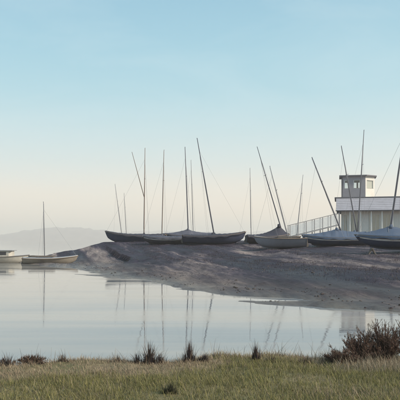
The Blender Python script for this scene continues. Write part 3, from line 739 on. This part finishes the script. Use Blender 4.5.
# ------------------------------------------------------------------ clubhouse with lookout tower
BY = 64.0
def clubhouse():
    x0, x1 = WX(338.5, BY), WX(452, BY); gz = ground_z(x0 + 2, BY) - 0.15
    zE, zT, zR = WZ(211, BY), WZ(198.5, BY + 2.2), WZ(177, BY + 3)
    th_ = R(13.0); cs, sn = math.cos(th_), math.sin(th_)
    def lx(px, ly): u = (px - 200) / F; return (u * (BY + ly * cs) - x0 - ly * sn) / (cs + u * sn)
    root = empty('clubhouse', (x0, BY, gz), -th_); W = x1 - x0; E = zE - gz; T = zT - gz; H = zR - gz; D = 8.0
    tag(root, 'white sailing clubhouse with slate roof and grey lookout tower', 'building')
    # walls with real openings along the front
    n = 11; pitch = W / n; sill, head = 0.85, E - 0.35
    MB().box(0.3, W - 0.3, 0.3, 0.5, 0, sill).build('wall', M['wall_white'], root)
    MB().box(0.3, W - 0.3, 0.3, 0.5, head, E).build('wall', M['wall_white'], root)
    MB().box(0.3, 0.5, 0.503, D, 0, E).build('wall', M['wall_white'], root)
    MB().box(W - 0.5, W - 0.3, 0.503, D, 0, E).build('wall', M['wall_white'], root)
    MB().box(0.503, W - 0.503, D - 0.2, D, 0, E).build('wall', M['wall_white'], root)
    MB().box(0.503, W - 0.503, 0.503, D - 0.203, -0.05, 0.05).build('floor', M['deck_grey'], root)
    MB().box(0.51, W - 0.51, 2.2, 2.3, 0.05, E - 0.1).build('inner_wall', M['wall_white'], root)
    for i in range(n):
        a, b_ = i * pitch + 0.14, (i + 1) * pitch - 0.14
        if i == 0: a = 0.5
        if i == n - 1: b_ = W - 0.5
        if i in (2, 5, 8):                                            # blank panels between the windows
            MB().box(a + 0.02, b_ - 0.02, 0.32, 0.48, sill + 0.002, head - 0.002).build('panel', M['trim'], root); continue
        wd = MB(); 
        for (p, q, r_, s_) in ((a, a + 0.06, sill, head), (b_ - 0.06, b_, sill, head), (a + 0.06, b_ - 0.06, sill, sill + 0.06), (a + 0.06, b_ - 0.06, head - 0.06, head)):
            wd.box(p, q, 0.33, 0.43, r_ + 0.001, s_ - 0.001)
        wo = wd.build('window', M['trim'], root)
        MB().box((a + b_) / 2 - 0.025, (a + b_) / 2 + 0.025, 0.34, 0.42, sill + 0.06, head - 0.06).build('glazing_bar', M['trim'], wo)
        for (p, q) in ((a + 0.06, (a + b_) / 2 - 0.025), ((a + b_) / 2 + 0.025, b_ - 0.06)):
            MB().box(p, q, 0.375, 0.385, sill + 0.06, head - 0.06).build('pane', M['glass'], wo)
        MB().box(a + 0.03, b_ - 0.03, 0.45, 0.46, sill + 0.02, head - 0.01).build('blind', M['blind'], wo)
        MB().box(a - 0.05, b_ + 0.05, 0.2, 0.298, sill - 0.08, sill - 0.002).build('sill', M['trim'], wo)
    for i in range(1, n):
        MB().box(i * pitch - 0.14, i * pitch + 0.14, 0.303, 0.497, sill, head).build('pier', M['wall_white'], root)
    for i in range(n + 1):                                            # verandah posts
        xx = 0.1 + i * (W - 0.2) / n
        MB().box(xx - 0.06, xx + 0.06, -0.42, -0.30, 0, E - 0.02, 0.01).build('post', M['tower_grey'] if i == 0 else M['trim'], root)
    # sloping slate roof over the front, in courses
    nc = 7; ro = None
    for i in range(nc):
        t0, t1 = i / nc, (i + 1) / nc
        y0, y1 = -0.6 + t0 * 2.8, -0.6 + t1 * 2.8 + 0.06; z0, z1 = E + t0 * (T - E), E + t1 * (T - E)
        v = [(-0.25, y0, z0), (W + 0.25, y0, z0), (W + 0.25, y1, z1), (-0.25, y1, z1), (-0.25, y0, z0 + 0.036), (W + 0.25, y0, z0 + 0.036), (W + 0.25, y1, z1 + 0.03), (-0.25, y1, z1 + 0.03)]
        f = [(3,2,1,0),(4,5,6,7),(0,1,5,4),(1,2,6,5),(2,3,7,6),(3,0,4,7)]
        q = MB().add(v, f).build('roof' if ro is None else 'slate_course', M['slate'], root if ro is None else ro)
        if ro is None: ro = q
    MB().add([(-0.2, -0.4, E - 0.02), (-0.2, 2.25, E - 0.02), (-0.2, 2.25, T - 0.04), (-0.12, -0.4, E - 0.02), (-0.12, 2.25, E - 0.02), (-0.12, 2.25, T - 0.04)],
             [(0,2,1),(3,4,5),(0,1,4,3),(1,2,5,4),(2,0,3,5)]).build('gable', M['tower_grey'], root)
    MB().box(-0.42, W + 0.4, 2.15, D + 0.3, T + 0.02, T + 0.14).build('flat_roof', M['lead'], root)
    MB().box(-0.2, W + 0.2, 2.3, D + 0.2, E, T + 0.018).build('upper_wall', M['tower_grey'], root)
    MB().tube([(-0.3, -0.66, E + 0.0), (W + 0.3, -0.66, E + 0.0)], 0.06, 6).build('gutter', M['lead'], root)
    # tower on the flat roof, with a canted right corner
    ty = 2.75; ppm = (BY + ty) / F
    ta = lx(341.5, ty); tb = lx(365.5, ty); tcx = lx(374.5, ty + 0.9); td = 2.9; cw = tcx - tb
    z0 = T + 0.142; sl, hd = z0 + (H - z0) * 0.42, z0 + (H - z0) * 0.83
    tw = empty('tower', (0, 0, 0)); tw.parent = root
    th = 0.14
    def wallq(p, q, za, zb, mat, nm, par, thick=th):
        p = Vector((p[0], p[1], 0)); q = Vector((q[0], q[1], 0)); d = (q - p).normalized(); nrm = Vector((-d.y, d.x, 0)) * thick
        v = [p, q, q + nrm, p + nrm]; vv = [(w.x, w.y, za) for w in v] + [(w.x, w.y, zb) for w in v]
        return MB().add(vv, [(3,2,1,0),(4,5,6,7),(0,1,5,4),(1,2,6,5),(2,3,7,6),(3,0,4,7)]).build(nm, mat, par)
    def face(p, q, wins, mat, blind=False):
        P = Vector((p[0], p[1], 0)); Q = Vector((q[0], q[1], 0)); L = (Q - P).length
        at = lambda u: ((P + (Q - P) * u).x, (P + (Q - P) * u).y)
        wallq(at(0), at(1), z0, sl, mat, 'tower_wall', tw); wallq(at(0), at(1), hd, H, mat, 'tower_wall', tw)
        edges = [0.0] + [e for w in wins for e in w] + [1.0]
        for i in range(0, len(edges), 2): wallq(at(edges[i]), at(edges[i + 1]), sl, hd, mat, 'tower_wall', tw)
        for a, b_ in wins:
            g = wallq(at(a), at(b_), sl, hd, M['glass'], 'tower_window', tw, 0.012)
            e = 0.06 / L
            wallq(at(a), at(a + e), sl, hd, M['trim'], 'frame', g, 0.09); wallq(at(b_ - e), at(b_), sl, hd, M['trim'], 'frame', g, 0.09)
            
            if blind:
                n_ = Vector((-(Q - P).y, (Q - P).x, 0)).normalized() * 0.11
                wallq((at(a)[0] + n_.x, at(a)[1] + n_.y), (at(b_)[0] + n_.x, at(b_)[1] + n_.y), sl, hd, M['blind'], 'blind', g, 0.01)
            wallq(at(a), at(b_), sl, sl + 0.05, M['trim'], 'frame', g, 0.095); wallq(at(a), at(b_), hd - 0.05, hd, M['trim'], 'frame', g, 0.095)
    yb = ty + td
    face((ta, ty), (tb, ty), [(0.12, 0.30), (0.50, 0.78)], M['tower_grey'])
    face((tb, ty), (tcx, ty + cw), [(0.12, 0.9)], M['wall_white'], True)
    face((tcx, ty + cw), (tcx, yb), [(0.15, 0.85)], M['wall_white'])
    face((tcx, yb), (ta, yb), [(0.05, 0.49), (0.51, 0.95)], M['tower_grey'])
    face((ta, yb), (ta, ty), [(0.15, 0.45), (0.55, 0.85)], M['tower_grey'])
    ov = 0.24
    MB().prism([(ta - ov, ty - ov), (tb + ov * 0.5, ty - ov), (tcx + ov, ty + cw - ov * 0.4), (tcx + ov, yb + ov), (ta - ov, yb + ov)], H + 0.002, H + 0.13).build('tower_roof', M['lead'], tw)
    tw.name = 'tower'
    return gz
club_gz = clubhouse()

# access ramp with pale infill railing, rising to the clubhouse
def ramp():
    Y0 = 57.0; xa, xb = WX(290, Y0), WX(339, Y0)
    za, zb = WZ(225.0, Y0), WZ(213.0, Y0); gz = ground_z((xa + xb) / 2, Y0)
    root = empty('access_ramp', (xa, Y0, gz - 0.1)); tag(root, 'pale railed ramp climbing to the clubhouse from the left', 'ramp')
    L = xb - xa; A = za - gz + 0.1; B_ = zb - gz + 0.1
    zz = lambda x: A + (B_ - A) * x / L
    def plank(nm, x0, x1, y0, y1, d0, d1, mat):
        v = [(x0, y0, zz(x0) + d0), (x1, y0, zz(x1) + d0), (x1, y1, zz(x1) + d0), (x0, y1, zz(x0) + d0), (x0, y0, zz(x0) + d1), (x1, y0, zz(x1) + d1), (x1, y1, zz(x1) + d1), (x0, y1, zz(x0) + d1)]
        return MB().add(v, [(3,2,1,0),(4,5,6,7),(0,1,5,4),(1,2,6,5),(2,3,7,6),(3,0,4,7)]).build(nm, mat, root)
    plank('deck', -0.1, L, -0.05, 1.3, -1.18, -1.08, M['deck_grey'])
    n = 6
    for y in (0.0, 1.2):
        plank('handrail', -0.1, L, y - 0.035, y + 0.035, -0.05, 0.0, M['deck_grey'])
        for i in range(n + 1):
            x = i * L / n; MB().box(x - 0.035, x + 0.035, y - 0.03, y + 0.03, -0.15, zz(x) - 0.053).build('post', M['deck_grey'], root)
        for i in range(n):
            plank('infill_panel', i * L / n + 0.06, (i + 1) * L / n - 0.06, y - 0.012, y + 0.012, -1.0, -0.12, M['infill'])
ramp()

# ------------------------------------------------------------------ morning haze
hz = mesh_obj('haze', MB().box(-1950, 1950, -80, 3800, -1.6, 72).v, MB().box(0, 1, 0, 1, 0, 1).f, None)
m = bpy.data.materials.new('morning_haze'); m.use_nodes = True; nt = m.node_tree; nt.nodes.clear()
po = nt.nodes.new('ShaderNodeOutputMaterial'); pv = nt.nodes.new('ShaderNodeVolumePrincipled')
pv.inputs['Color'].default_value = (1.0, 0.93, 0.86, 1); pv.inputs['Density'].default_value = 0.0009; pv.inputs['Anisotropy'].default_value = 0.2
nt.links.new(pv.outputs[0], po.inputs['Volume']); hz.data.materials.append(m)
tag(hz, 'thin morning haze over the creek and far hills', 'haze', kind='stuff')
